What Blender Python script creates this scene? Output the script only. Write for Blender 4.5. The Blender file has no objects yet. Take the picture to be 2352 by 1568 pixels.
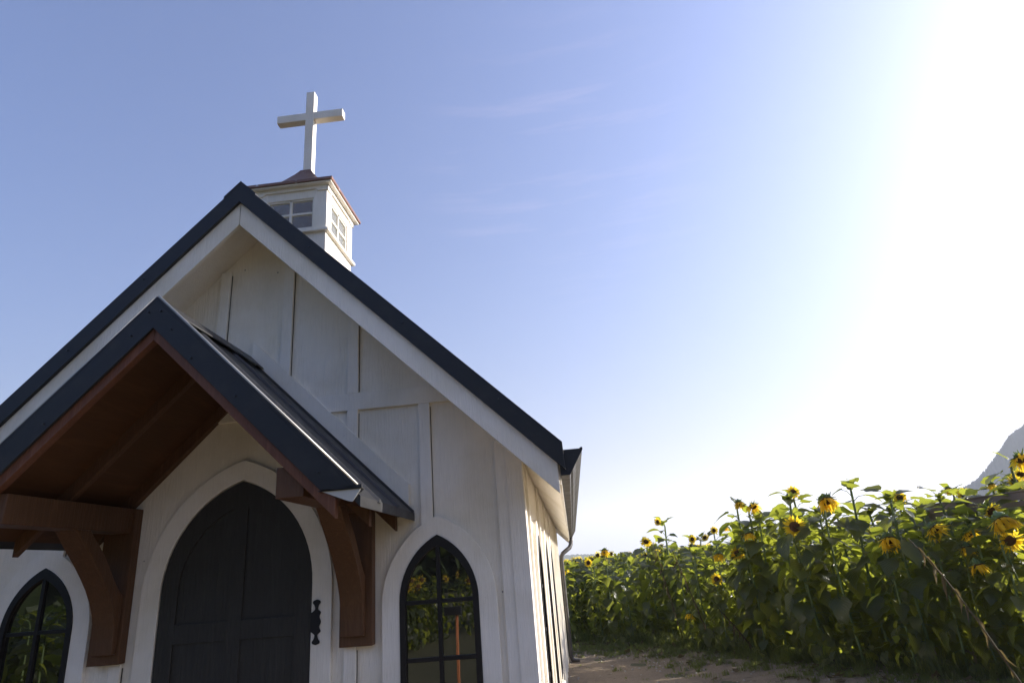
import bpy, bmesh, math, random
import numpy as np
from mathutils import Vector, Matrix

D = bpy.data
C = D.collections.new("scene"); bpy.context.scene.collection.children.link(C)
S = bpy.context.scene
random.seed(7)
rng = np.random.default_rng(7)
R = math.radians
G = -0.15                       # ground level

# ------------------------------------------------------------------ camera
CAM = Vector((1.7966, -3.4192, 1.3285))
FPX = 1422.6 / 2352.0
def cam_axes(yaw=-0.0641, pitch=0.3496, roll=-0.0819):
    F = Vector((math.sin(yaw)*math.cos(pitch), math.cos(yaw)*math.cos(pitch), math.sin(pitch)))
    Rt = F.cross(Vector((0, 0, 1))).normalized(); U = Rt.cross(F)
    c, s = math.cos(roll), math.sin(roll)
    return c*Rt + s*U, -s*Rt + c*U, F
RT, UP, FW = cam_axes()
cd = D.cameras.new("camera"); cam = D.objects.new("camera", cd); C.objects.link(cam)
cd.sensor_width = 36; cd.lens = 36*FPX; cd.clip_start = 0.05; cd.clip_end = 20000
cam.matrix_world = Matrix(((RT.x, UP.x, -FW.x, CAM.x), (RT.y, UP.y, -FW.y, CAM.y), (RT.z, UP.z, -FW.z, CAM.z), (0, 0, 0, 1)))
S.camera = cam

# ------------------------------------------------------------------ light
SUN_EL, SUN_AZ = 21.3, 69.0     # azimuth from +Y towards +X
w = D.worlds.new("World"); S.world = w; w.use_nodes = True
nt = w.node_tree; nt.nodes.clear()
sky = nt.nodes.new("ShaderNodeTexSky"); sky.sky_type = 'NISHITA'; sky.sun_disc = False
sky.sun_elevation = R(SUN_EL); sky.sun_rotation = R(SUN_AZ)
sky.air_density = 1.3; sky.dust_density = 7.0; sky.ozone_density = 10.0; sky.altitude = 100
bg = nt.nodes.new("ShaderNodeBackground"); bg.inputs[1].default_value = 0.107
ow = nt.nodes.new("ShaderNodeOutputWorld")
wb = nt.nodes.new("ShaderNodeMix"); wb.data_type = 'RGBA'; wb.blend_type = 'MULTIPLY'; wb.inputs[0].default_value = 1; wb.inputs[7].default_value = (1.10, .92, .98, 1)
nt.links.new(sky.outputs[0], wb.inputs[6]); 
# a few thin faint streaks in one patch of the sky
def wn(t, **kw):
    n = nt.nodes.new(t)
    for k_, v_ in kw.items(): setattr(n, k_, v_)
    return n
tc = wn("ShaderNodeTexCoord"); mp = wn("ShaderNodeMapping"); mp.inputs["Rotation"].default_value = (R(4), R(-14), R(8)); mp.inputs["Scale"].default_value = (3.0, 3.0, 34.0)
nz = wn("ShaderNodeTexNoise"); nz.inputs["Scale"].default_value = 1.6; nz.inputs["Detail"].default_value = 5; nz.inputs["Roughness"].default_value = .6
nt.links.new(tc.outputs["Generated"], mp.inputs[0]); nt.links.new(mp.outputs[0], nz.inputs["Vector"])
rp = wn("ShaderNodeMapRange"); rp.inputs[1].default_value = .52; rp.inputs[2].default_value = .74; nt.links.new(nz.outputs[0], rp.inputs[0])
dp = wn("ShaderNodeVectorMath", operation='DOT_PRODUCT'); nt.links.new(tc.outputs["Generated"], dp.inputs[0]); dp.inputs[1].default_value = (.0505, .8177, .5735)
rd = wn("ShaderNodeMapRange"); rd.interpolation_type = 'SMOOTHSTEP'; rd.inputs[1].default_value = .965; rd.inputs[2].default_value = .997; nt.links.new(dp.outputs["Value"], rd.inputs[0])
mu = wn("ShaderNodeMath", operation='MULTIPLY'); nt.links.new(rp.outputs[0], mu.inputs[0]); nt.links.new(rd.outputs[0], mu.inputs[1])
m2 = wn("ShaderNodeMath", operation='MULTIPLY'); nt.links.new(mu.outputs[0], m2.inputs[0]); m2.inputs[1].default_value = .13
cl = wn("ShaderNodeMix"); cl.data_type = 'RGBA'; cl.blend_type = 'MIX'; cl.inputs[7].default_value = (3.6, 3.0, 3.9, 1)
nt.links.new(m2.outputs[0], cl.inputs[0]); nt.links.new(wb.outputs[2], cl.inputs[6]); nt.links.new(cl.outputs[2], bg.inputs[0]); nt.links.new(bg.outputs[0], ow.inputs[0])
sl = D.lights.new("sun", 'SUN'); sl.energy = 5.0; sl.angle = R(0.5); sl.color = (1.0, 0.94, 0.84)
so = D.objects.new("sun", sl); C.objects.link(so)
sd = Vector((math.sin(R(SUN_AZ))*math.cos(R(SUN_EL)), math.cos(R(SUN_AZ))*math.cos(R(SUN_EL)), math.sin(R(SUN_EL))))
so.rotation_euler = sd.to_track_quat('Z', 'Y').to_euler(); so.location = (20, 15, 30)
S.view_settings.view_transform = 'Standard'; S.view_settings.look = 'None'
S.view_settings.exposure = 1.2; S.view_settings.gamma = 1.0; S.view_settings.use_curve_mapping = False
S.cycles.max_bounces = 8; S.cycles.transparent_max_bounces = 12; S.cycles.volume_bounces = 1

# ------------------------------------------------------------------ helpers
def ray(u, v):                  # direction of a photo pixel (2352 px wide frame): only used to read distances off the photo
    d = FW + RT*((u-1176)/1422.6) - UP*((v-784)/1422.6)
    return d.normalized()
def tag(o, label=None, cat=None, group=None, kind=None):
    if label: o["label"] = label
    if cat: o["category"] = cat
    if group: o["group"] = group
    if kind: o["kind"] = kind
    return o
def empty(name, loc, rz=0):
    o = D.objects.new(name, None); C.objects.link(o); o.location = loc; o.rotation_euler.z = rz
    o.empty_display_size = .2
    return o
def link(name, me, parent=None, inv=True):
    o = D.objects.new(name, me); C.objects.link(o)
    if parent is not None:
        o.parent = parent
        if inv: o.matrix_parent_inverse = world_of(parent).inverted()
    return o
def world_of(o):
    m = Matrix.LocRotScale(o.location, o.rotation_euler, o.scale)
    return m if o.parent is None else world_of(o.parent) @ o.matrix_parent_inverse @ m
class MB:
    def __init__(s): s.bm = bmesh.new()
    def face(s, pts):
        try: return s.bm.faces.new([s.bm.verts.new(p) for p in pts])
        except ValueError: pass
    def box(s, x0, x1, y0, y1, z0, z1):
        v = [s.bm.verts.new(p) for p in ((x0,y0,z0),(x1,y0,z0),(x1,y1,z0),(x0,y1,z0),(x0,y0,z1),(x1,y0,z1),(x1,y1,z1),(x0,y1,z1))]
        for f in ((0,3,2,1),(4,5,6,7),(0,1,5,4),(1,2,6,5),(2,3,7,6),(3,0,4,7)): s.bm.faces.new([v[i] for i in f])
        return s
    def prism(s, pts, plane, a, b):
        def P(p, t):
            if plane == 'xz': return (p[0], t, p[1])
            if plane == 'yz': return (t, p[0], p[1])
            return (p[0], p[1], t)
        A = [s.bm.verts.new(P(p, a)) for p in pts]; B = [s.bm.verts.new(P(p, b)) for p in pts]
        s.bm.faces.new(A[::-1]); s.bm.faces.new(B); n = len(pts)
        for i in range(n): s.bm.faces.new((A[i], A[(i+1) % n], B[(i+1) % n], B[i]))
        return s
    def ring(s, outer, inner, y0, y1, closed=False, ax='x'):
        n = len(outer)
        def P(p, y): return (p[0], y, p[1]) if ax == 'x' else (y, p[0], p[1])
        vo0 = [s.bm.verts.new(P(p, y0)) for p in outer]; vi0 = [s.bm.verts.new(P(p, y0)) for p in inner]
        vo1 = [s.bm.verts.new(P(p, y1)) for p in outer]; vi1 = [s.bm.verts.new(P(p, y1)) for p in inner]
        for i in range(n if closed else n-1):
            j = (i+1) % n
            s.bm.faces.new((vo0[i], vo0[j], vi0[j], vi0[i])); s.bm.faces.new((vo1[i], vi1[i], vi1[j], vo1[j]))
            s.bm.faces.new((vo0[i], vo1[i], vo1[j], vo0[j])); s.bm.faces.new((vi0[i], vi0[j], vi1[j], vi1[i]))
        if not closed:
            for i in (0, n-1): s.bm.faces.new((vo0[i], vi0[i], vi1[i], vo1[i]))
        return s
    def tube(s, pts, r, n=10, cap=True):
        pts = [Vector(p) for p in pts]; rs = r if isinstance(r, (list, tuple)) else [r]*len(pts)
        rings = []
        ref = None
        for i, p in enumerate(pts):
            t = (pts[min(i+1, len(pts)-1)] - pts[max(i-1, 0)]).normalized()
            if ref is None: ref = t.orthogonal().normalized()
            a = (ref - t*ref.dot(t)).normalized(); b = t.cross(a); ref = a
            rings.append([s.bm.verts.new(p + (a*math.cos(2*math.pi*k/n) + b*math.sin(2*math.pi*k/n))*rs[i]) for k in range(n)])
        for i in range(len(rings)-1):
            for k in range(n):
                s.bm.faces.new((rings[i][k], rings[i][(k+1) % n], rings[i+1][(k+1) % n], rings[i+1][k]))
        if cap: s.bm.faces.new(rings[0][::-1]); s.bm.faces.new(rings[-1])
        return s
    def build(s, name, mat, parent=None, bevel=0, smooth=False):
        bmesh.ops.recalc_face_normals(s.bm, faces=s.bm.faces)
        me = D.meshes.new(name); s.bm.to_mesh(me); s.bm.free(); me.materials.append(mat)
        if smooth: me.polygons.foreach_set('use_smooth', [True]*len(me.polygons))
        o = link(name, me, parent)
        if bevel:
            m = o.modifiers.new("bevel", 'BEVEL'); m.width = bevel; m.segments = 2; m.limit_method = 'ANGLE'; m.angle_limit = R(35)
        return o

# ------------------------------------------------------------------ materials
def mat(name, base=(.5,.5,.5), rough=.6, spec=.5, metal=0):
    m = D.materials.new(name); m.use_nodes = True
    p = m.node_tree.nodes["Principled BSDF"]
    p.inputs["Base Color"].default_value = (*base, 1); p.inputs["Roughness"].default_value = rough
    p.inputs["Metallic"].default_value = metal; p.inputs["Specular IOR Level"].default_value = spec
    return m
def N(m, t, **kw):
    n = m.node_tree.nodes.new(t)
    for k, v in kw.items():
        if k.startswith('i_'): n.inputs[k[2:].replace('_', ' ')].default_value = v
        else: setattr(n, k, v)
    return n
def L(m, a, b): m.node_tree.links.new(a, b)
def noise(m, scale, detail=6, rough=.6, mapscale=None, rot=(0,0,0), coord='Object', dist=0):
    tc = N(m, "ShaderNodeTexCoord"); mp = N(m, "ShaderNodeMapping")
    mp.inputs["Scale"].default_value = mapscale or (1,1,1); mp.inputs["Rotation"].default_value = rot
    L(m, tc.outputs[coord], mp.inputs[0])
    n = N(m, "ShaderNodeTexNoise"); n.inputs["Scale"].default_value = scale; n.inputs["Detail"].default_value = detail
    n.inputs["Roughness"].default_value = rough; n.inputs["Distortion"].default_value = dist
    L(m, mp.outputs[0], n.inputs["Vector"]); return n
def ramp(m, src, stops):
    r = N(m, "ShaderNodeValToRGB"); e = r.color_ramp.elements
    while len(e) < len(stops): e.new(.5)
    for i, (p, c) in enumerate(stops):
        e[i].position = p; e[i].color = (*c, 1) if len(c) == 3 else c
    L(m, src, r.inputs[0]); return r
def mixc(m, a, b, f, mode='MIX'):
    x = N(m, "ShaderNodeMix", data_type='RGBA', blend_type=mode)
    for s_, k in ((a, 6), (b, 7), (f, 0)):
        if isinstance(s_, (int, float)): x.inputs[k].default_value = s_
        elif isinstance(s_, tuple): x.inputs[k].default_value = (*s_, 1)
        else: L(m, s_, x.inputs[k])
    return x.outputs[2]
def bump(m, h, strength=.3, dist=.002, prev=None):
    b = N(m, "ShaderNodeBump"); b.inputs["Strength"].default_value = strength; b.inputs["Distance"].default_value = dist
    L(m, h, b.inputs["Height"])
    if prev is not None: L(m, prev, b.inputs["Normal"])
    L(m, b.outputs[0], m.node_tree.nodes["Principled BSDF"].inputs["Normal"]); return b.outputs[0]
def bc(m): return m.node_tree.nodes["Principled BSDF"].inputs["Base Color"]

def painted_wood(name, col, grain_rot=(0,0,0), dirt=.35, rough=.55, gs=(90, 90, 4), gb=.5, worn=.0):
    m = mat(name, col, rough, .35)
    g = noise(m, 1.0, 5, .6, gs, grain_rot, dist=.6)
    big = noise(m, 1.6, 5, .6)
    spots = noise(m, 34, 4, .8)
    d1 = ramp(m, big.outputs[0], [(.42, (0,0,0)), (.75, (1,1,1))])
    d2 = ramp(m, spots.outputs[0], [(.67, (0,0,0)), (.72, (1,1,1))])
    g2 = ramp(m, g.outputs[0], [(.30, (.93,.93,.93)), (.6, (1,1,1))])
    a = mixc(m, col, tuple(c*k for c, k in zip(col, (.80,.77,.68))), d1.outputs[0])
    f2 = N(m, "ShaderNodeMath", operation='MULTIPLY'); L(m, d2.outputs[0], f2.inputs[0]); f2.inputs[1].default_value = dirt
    a = mixc(m, a, tuple(c*.42 for c in col), f2.outputs[0])
    a = mixc(m, a, g2.outputs[0], .8, 'MULTIPLY')
    if worn:
        wg = noise(m, 1.0, 6, .7, tuple(q*.35 for q in gs), grain_rot, dist=1.2)
        a = mixc(m, a, tuple(min(1, c*2.1+.01) for c in col), ramp(m, wg.outputs[0], [(.50, (0,0,0)), (.72, (worn,)*3)]).outputs[0])
        a = mixc(m, a, tuple(c*.45 for c in col), ramp(m, wg.outputs[0], [(.28, (worn,)*3), (.44, (0,0,0))]).outputs[0])
    if col[0] > .5:     # nail heads and specks in the white paint
        tc_ = N(m, "ShaderNodeTexCoord"); mq = N(m, "ShaderNodeMapping"); mq.inputs["Scale"].default_value = (6.5, .02, 5.0); L(m, tc_.outputs["Object"], mq.inputs[0])
        vo = N(m, "ShaderNodeTexVoronoi"); vo.inputs["Scale"].default_value = 1.0; vo.inputs["Randomness"].default_value = .9; L(m, mq.outputs[0], vo.inputs["Vector"])
        lt = N(m, "ShaderNodeMath", operation='LESS_THAN'); L(m, vo.outputs["Distance"], lt.inputs[0]); lt.inputs[1].default_value = .030
        a = mixc(m, a, tuple(c*.30 for c in col), lt.outputs[0])
    L(m, a, bc(m)); bump(m, g.outputs[0], min(1, gb*1.5), .007)
    return m
WHITE = (.89, .83, .72)
M_wall = painted_wood("white_siding", WHITE, gs=(110, 110, 7), gb=.55)
M_trim = painted_wood("white_trim", (.89,.84,.75), gs=(150,150,8), dirt=.25, gb=.35)
M_rakeR = painted_wood("white_trim_right", (.89,.84,.75), (0, R(-45), 0), gs=(170,170,9), dirt=.3, gb=.45)
M_rakeL = painted_wood("white_trim_left", (.89,.84,.75), (0, R(45), 0), gs=(170,170,9), dirt=.3, gb=.45)
M_red = painted_wood("red_brown_stain", (.105,.048,.020), (R(0),0,0), worn=.35, dirt=.5, gs=(120,120,9), rough=.5, gb=.35)
M_redR = painted_wood("red_brown_rafter", (.15,.060,.031), (0,R(-45),0), worn=.35, dirt=.3, gs=(120,120,9), rough=.5, gb=.3)
M_deck = painted_wood("red_brown_deck", (.085,.034,.010), (0,0,0), worn=.35, dirt=.2, gs=(30,4,30), rough=.6, gb=.25)
M_door = painted_wood("charcoal_door", (.034,.032,.028), worn=.18, dirt=.3, gs=(60,60,5), rough=.55, gb=.6)
M_black = painted_wood("black_frame", (.012,.010,.010), dirt=.0, gs=(60,60,8), rough=.45, gb=.15)
def metal(name, col, rough=.42, spec=.35):
    m = mat(name, col, rough, spec)
    n = noise(m, 9, 5, .65); n2 = noise(m, 130, 3, .6)
    a = mixc(m, col, tuple(c*1.5+.004 for c in col), ramp(m, n.outputs[0], [(.48,(0,0,0)),(.75,(1,1,1))]).outputs[0])
    L(m, a, bc(m))
    r = ramp(m, n.outputs[0], [(.3, (rough*.8,)*3), (.7, (min(1,rough*1.35),)*3)]); L(m, r.outputs[0], m.node_tree.nodes["Principled BSDF"].inputs["Roughness"])
    mix = N(m, "ShaderNodeMath", operation='ADD'); L(m, n.outputs[0], mix.inputs[0]); L(m, n2.outputs[0], mix.inputs[1])
    bump(m, mix.outputs[0], .08, .004); return m
M_metal = metal("navy_black_metal", (.021,.021,.022))
M_gutter = metal("bronze_gutter_metal", (.050,.043,.038), .4, .6)
M_iron = metal("black_iron", (.012,.012,.012), .6)
M_hem_glint = mat("hem_glint_metal", (.50,.47,.40), .42, .6, .55); M_lip = mat("pale_grey_metal", (.50,.50,.46), .6)  # hem colour kept pale to stand in for sun glint on dark trim
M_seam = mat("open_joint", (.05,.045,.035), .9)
M_screw = mat("screw_head", (.02,.02,.022), .35, .6)
# copper with droppings
M_copper = mat("weathered_copper", (.30,.13,.085), .38, .5, .7)
_n = noise(M_copper, 14, 6, .7); _a = mixc(M_copper, (.15,.075,.05), (.33,.19,.13), _n.outputs[0])
_v = noise(M_copper, 22, 5, .75, (1,1,.35)); _w = ramp(M_copper, _v.outputs[0], [(.60,(0,0,0)),(.66,(1,1,1))])
L(M_copper, mixc(M_copper, _a, (.62,.60,.55), _w.outputs[0]), bc(M_copper)); bump(M_copper, _n.outputs[0], .15, .004)
# dark window pane: a dark room behind real glass reads as a smooth dark reflector
M_pane = mat("window_pane", (.010,.009,.008), .015, 1.0); M_pane.node_tree.nodes["Principled BSDF"].inputs["IOR"].default_value = 1.8
_n = noise(M_pane, 3.5, 2, .5); bump(M_pane, _n.outputs[0], .03, .01)
# clear glass of the cupola, with a dirt film thickened to look brightly lit
M_glass = D.materials.new("cupola_glass"); M_glass.use_nodes = True
_t = M_glass.node_tree; _t.nodes.clear()
_o = _t.nodes.new("ShaderNodeOutputMaterial"); _m = _t.nodes.new("ShaderNodeMixShader"); _tr = _t.nodes.new("ShaderNodeBsdfTransparent")
_g = _t.nodes.new("ShaderNodeBsdfGlossy"); _g.inputs["Roughness"].default_value = .03; _f = _t.nodes.new("ShaderNodeFresnel"); _f.inputs[0].default_value = 1.5
_df = _t.nodes.new("ShaderNodeBsdfDiffuse"); _df.inputs[0].default_value = (.6,.58,.52,1); _m2 = _t.nodes.new("ShaderNodeMixShader")
_tr.inputs[0].default_value = (.86,.88,.86,1)
_t.links.new(_f.outputs[0], _m.inputs[0]); _t.links.new(_tr.outputs[0], _m.inputs[1]); _t.links.new(_g.outputs[0], _m.inputs[2])
_nn = noise(M_glass, 40, 5, .8); _rr = ramp(M_glass, _nn.outputs[0], [(.56,(.14,)*3),(.74,(.55,)*3)])
_t.links.new(_rr.outputs[0], _m2.inputs[0]); _t.links.new(_m.outputs[0], _m2.inputs[1]); _t.links.new(_df.outputs[0], _m2.inputs[2]); _t.links.new(_m2.outputs[0], _o.inputs[0])
M_inner = mat("bare_cedar", (.13,.06,.035), .7)

# leaves: thin, let light through
def leafy(name, col, trans, tfac=.42, rough=.38, veins=True, spec=.5):
    m = mat(name, col, rough, spec); t = m.node_tree; p = t.nodes["Principled BSDF"]; out = t.nodes["Material Output"]
    info = N(m, "ShaderNodeObjectInfo"); n = noise(m, 5, 3, .6)
    hs = N(m, "ShaderNodeHueSaturation"); 
    v = N(m, "ShaderNodeMapRange"); L(m, info.outputs["Random"], v.inputs[0]); v.inputs[3].default_value = .75; v.inputs[4].default_value = 1.3
    L(m, v.outputs[0], hs.inputs["Value"]); L(m, mixc(m, tuple(c*.7 for c in col), tuple(c*1.35 for c in col), n.outputs[0]), hs.inputs["Color"])
    lc = hs.outputs[0]
    if veins:       # some blades are yellowing or scorched
        n5 = noise(m, 3.1, 4, .7); lc = mixc(m, lc, (.15, .12, .03), ramp(m, n5.outputs[0], [(.60, (0,0,0)), (.72, (.75,)*3)]).outputs[0])
    L(m, lc, p.inputs["Base Color"])
    tr = N(m, "ShaderNodeBsdfTranslucent"); L(m, mixc(m, tuple(c*.65 for c in trans), tuple(c*1.25 for c in trans), n.outputs[0]), tr.inputs[0])
    if veins:
        uv = N(m, "ShaderNodeUVMap"); sp = N(m, "ShaderNodeSeparateXYZ"); L(m, uv.outputs[0], sp.inputs[0])
        ab = N(m, "ShaderNodeMath", operation='ABSOLUTE'); L(m, sp.outputs[1], ab.inputs[0])
        k = N(m, "ShaderNodeMath", operation='MULTIPLY_ADD'); L(m, ab.outputs[0], k.inputs[0]); k.inputs[1].default_value = -.45; L(m, sp.outputs[0], k.inputs[2])
        s_ = N(m, "ShaderNodeMath", operation='MULTIPLY'); L(m, k.outputs[0], s_.inputs[0]); s_.inputs[1].default_value = 44
        sn = N(m, "ShaderNodeMath", operation='SINE'); L(m, s_.outputs[0], sn.inputs[0])
        bump(m, sn.outputs[0], .5, .004)
    mx = N(m, "ShaderNodeMixShader"); mx.inputs[0].default_value = tfac
    L(m, p.outputs[0], mx.inputs[1]); L(m, tr.outputs[0], mx.inputs[2]); L(m, mx.outputs[0], out.inputs[0])
    return m
M_leaf = leafy("sunflower_leaf", (.024,.034,.014), (.46,.50,.05), .48, .28)
M_stem = leafy("sunflower_stem", (.12,.17,.06), (.2,.28,.05), .15, .55, False)
M_petal = leafy("sunflower_petal", (.84,.56,.03), (1.0,.76,.05), .6, .6, False, .2)
M_calyx = leafy("sunflower_calyx", (.10,.15,.05), (.2,.3,.05), .2, .6, False)
M_disc = mat("sunflower_disc", (.045,.022,.010), .9, .2)
_n = noise(M_disc, 160, 2, .5); L(M_disc, mixc(M_disc, (.02,.009,.004), (.12,.06,.02), _n.outputs[0]), bc(M_disc)); bump(M_disc, _n.outputs[0], .6, .006)
M_dry = leafy("dried_leaf", (.085,.065,.032), (.16,.12,.045), .3, .7, False, .2)
M_grass = leafy("grass_blades", (.045,.055,.02), (.30,.34,.06), .4, .5, False, .3)
M_tree = leafy("tree_leaves", (.035,.05,.018), (.10,.14,.03), .3, .6, False, .3)

exec_later = []
# ================================================================== GROUND
M_ground = mat("field_soil", (.10,.075,.05), .95, .2)
_n = noise(M_ground, 1.2, 8, .65); _n2 = noise(M_ground, 45, 5, .7)
_a = mixc(M_ground, (.055,.062,.028), (.12,.11,.06), _n.outputs[0]); _a = mixc(M_ground, _a, (.22,.17,.12), ramp(M_ground, _n2.outputs[0], [(.55,(0,0,0)),(.8,(1,1,1))]).outputs[0])
L(M_ground, _a, bc(M_ground)); bump(M_ground, _n2.outputs[0], .8, .02)
M_path = mat("sandy_path", (.3,.22,.15), .95, .2)
_n = noise(M_path, 2.2, 8, .7); _n2 = noise(M_path, 38, 6, .7); _n3 = noise(M_path, 9, 6, .7)
_a = mixc(M_path, (.15,.115,.078), (.29,.225,.15), _n.outputs[0])
_a = mixc(M_path, _a, (.42,.34,.25), ramp(M_path, _n2.outputs[0], [(.55,(0,0,0)),(.78,(1,1,1))]).outputs[0])
_a = mixc(M_path, _a, (.11,.085,.055), ramp(M_path, _n3.outputs[0], [(.58,(0,0,0)),(.72,(1,1,1))]).outputs[0])
L(M_path, _a, bc(M_path))
_s = N(M_path, "ShaderNodeMath", operation='ADD'); L(M_path, _n2.outputs[0], _s.inputs[0]); L(M_path, _n3.outputs[0], _s.inputs[1]); bump(M_path, _s.outputs[0], 1.0, .03)
def sheet(name, x0, x1, y0, y1, nx, ny, zf, m):
    xs = np.linspace(x0, x1, nx); ys = np.linspace(y0, y1, ny)
    v = [(x, y, zf(x, y)) for y in ys for x in xs]
    f = [(j*nx+i, j*nx+i+1, (j+1)*nx+i+1, (j+1)*nx+i) for j in range(ny-1) for i in range(nx-1)]
    me = D.meshes.new(name); me.from_pydata(v, [], f); me.materials.append(m)
    me.polygons.foreach_set('use_smooth', [True]*len(f))
    return link(name, me)
me = D.meshes.new("ground"); k = 900
me.from_pydata([(-k,-k,G-.02),(k,-k,G-.02),(k,k,G-.02),(-k,k,G-.02)], [], [(0,1,2,3)]); me.materials.append(M_ground)
tag(link("ground", me), kind='structure')
def bumpy(x, y): return G + .012*math.sin(3.1*x+1.3*y) + .010*math.sin(5.3*x-4.1*y+1) + .006*math.sin(11*x+9*y)
tag(sheet("path", -7, 9, -6.5, 26, 120, 240, lambda x, y: bumpy(x, y), M_path), kind='structure')  # sand carried on unseen before the door to bounce light onto the walls

# ================================================================== CHAPEL
chapel = tag(empty("chapel", (0, 3.85, G)), "small white board and batten chapel with a dark metal gable roof and red brown porch", "chapel")
T = .9874; ZR = 3.690; XC = 1.577; YB = 7.72; YF = -.285; YR = 8.0
b = .4175
def gz(x, off): return ZR - off - T*abs(x)
# walls
soff = .214
MB().prism([(-XC+.02, G-.05), (XC-.02, G-.05), (XC-.02, gz(XC-.02, soff)), (0, gz(0, soff)), (-XC+.02, gz(XC-.02, soff))], 'xz', 0, .09).build("front_wall", M_wall, chapel)
MB().prism([(-XC+.02, G-.05), (XC-.02, G-.05), (XC-.02, gz(XC-.02, soff)), (0, gz(0, soff)), (-XC+.02, gz(XC-.02, soff))], 'xz', YB-.09, YB).build("back_wall", M_wall, chapel)
for s in (1, -1):
    x0, x1 = sorted((s*(XC-.11), s*(XC-.02)))
    MB().box(x0, x1, .09, YB-.09, G-.05, gz(XC-.02, soff)+.02).build("side_wall", M_wall, chapel)
# front battens (skip behind openings)
hb = .032
def arch(w, zs, za, n=12):
    h = za-zs; r = (w*w+h*h)/(2*w); a = math.asin(min(1, h/r)) if r >= h else math.pi/2
    if r < w: a = math.pi - a
    return [(w-r+r*math.cos(a*i/n), zs+r*math.sin(a*i/n)) for i in range(n+1)]
def arch_path(w, zs, za, zb, cx=0, n=12):
    right = [(w, zb)] + arch(w, zs, za, n)
    left = [(-x, z) for x, z in right[:-1]][::-1]
    return [(cx+x, z) for x, z in right+left]
ZBELT = 2.253
def batten(x, z0, z1, y=-.022, name="batten"):
    bt = MB().box(x-hb, x+hb, y, 0, z0, z1).build(name, M_trim, chapel, .002)
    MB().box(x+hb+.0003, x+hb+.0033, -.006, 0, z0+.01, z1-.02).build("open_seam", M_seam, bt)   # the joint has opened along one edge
for s in (1, -1):
    for kx in (.5, 1.5, 2.5, 3.5):
        x = s*kx*b
        top = gz(abs(x)+hb, soff)-.002
        if kx < 2:
            z0 = 2.44 if kx == .5 else ZBELT+.1
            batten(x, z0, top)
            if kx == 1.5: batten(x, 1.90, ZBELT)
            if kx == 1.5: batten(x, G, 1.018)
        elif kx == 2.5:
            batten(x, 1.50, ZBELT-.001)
        else:
            MB().box(x-hb, x+hb-.004, -.018, 0, G, top).build("batten", M_trim, chapel, .002)
    # corner boards
    xa, xb = sorted((s*1.488, s*XC))
    MB().box(xa, xb, -.024, .0, G-.02, gz(1.52, soff)).build("corner_board", M_trim, chapel, .002)
    MB().prism([(s*(XC-.02), gz(XC-.02, soff)-.02), (s*XC, gz(XC, soff)-.02), (s*XC, G-.02), (s*(XC-.02), G-.02)][::s], 'xz', 0.001, .10).build("corner_board", M_trim, chapel, .002)
MB().prism([(-gz(0, soff+ZBELT+.1)/T+.0, ZBELT+.10), (-gz(0, soff+ZBELT)/T, ZBELT), (gz(0, soff+ZBELT)/T, ZBELT), (gz(0, soff+ZBELT+.1)/T, ZBELT+.10)], 'xz', -.021, 0).build("belt_board", M_trim, chapel, .002)

def window(cx, plane='front', y0=0.0):
    """pointed arch window: casing, black frame with muntins, dark pane"""
    wz, ww, sp, sill, wcz, wcw = 1.527, .206, 1.205, .30, 1.6246, .300
    ax = 'x' if plane == 'front' else 'y'
    d = -1 if plane == 'front' else 1
    # base empty-less part: the casing is the part, the rest hang under it
    def Y(a, c): return sorted((y0 + d*a, y0 + d*c))
    m = MB(); ya, yb = Y(.026, 0)
    m.ring(arch_path(wcw, sp-.01, wcz, sill-.09, cx), arch_path(ww, sp, wz, sill-.09, cx), ya, yb, ax=ax)
    ca = m.build("window_casing", M_trim, chapel, .002)
    ya, yb = Y(.032, -.002); m = MB()
    m.ring(arch_path(ww, sp, wz, sill, cx), arch_path(ww-.030, sp, wz-.055, sill+.03, cx), ya, yb, ax=ax)
    P = (lambda x0, x1, a, c, z0, z1: m.box(x0, x1, a, c, z0, z1)) if plane == 'front' else (lambda x0, x1, a, c, z0, z1: m.box(a, c, x0, x1, z0, z1))
    P(cx-ww+.01, cx+ww-.01, ya, yb, sill, sill+.03)
    fr = m.build("window_frame", M_black, ca, .0015)
    m = MB(); ya, yb = Y(.024, .0)
    P(cx-.010, cx+.010, ya, yb, sill+.03, wz-.05)
    for z in (1.20, .933, .666): 
        ya2, yb2 = Y(.022, .0)
        P(cx-ww+.028, cx-.010, ya2, yb2, z-.010, z+.010); P(cx+.010, cx+ww-.028, ya2, yb2, z-.010, z+.010)
    m.build("muntins", M_black, ca, .0015)
    m = MB(); ya, yb = Y(.010, .004)
    m.prism(arch_path(ww-.012, sp, wz-.02, sill+.01, cx), 'xz' if plane == 'front' else 'yz', ya, yb)
    m.build("glass_pane", M_pane, ca)
    m = MB(); ya, yb = Y(.045, .0)
    P(cx-wcw, cx+wcw, ya, yb, sill-.13, sill-.09); m.build("window_sill", M_trim, ca, .002)
window(1.0955); window(-1.0955)
for yy in (.97, 2.22, 3.47): window(yy, 'side', XC-.02)
# side battens
for s in (1, -1):
    ys = [.42+.4175*i for i in range(18)]
    for y in ys:
        if s == 1 and any(abs(y-c) < .30 for c in (.97, 2.22, 3.47)): continue
        if y > YB-.1: continue
        x0, x1 = sorted((s*(XC-.02), s*(XC-.002)))
        MB().box(x0, x1, y-hb, y+hb, G, gz(XC, soff)).build("batten", M_trim, chapel, .002)
    x0, x1 = sorted((s*(XC-.02), s*XC))
    MB().box(x0, x1, YB-.09, YB, G, gz(XC, soff)-.004).build("corner_board", M_trim, chapel, .002)

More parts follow.
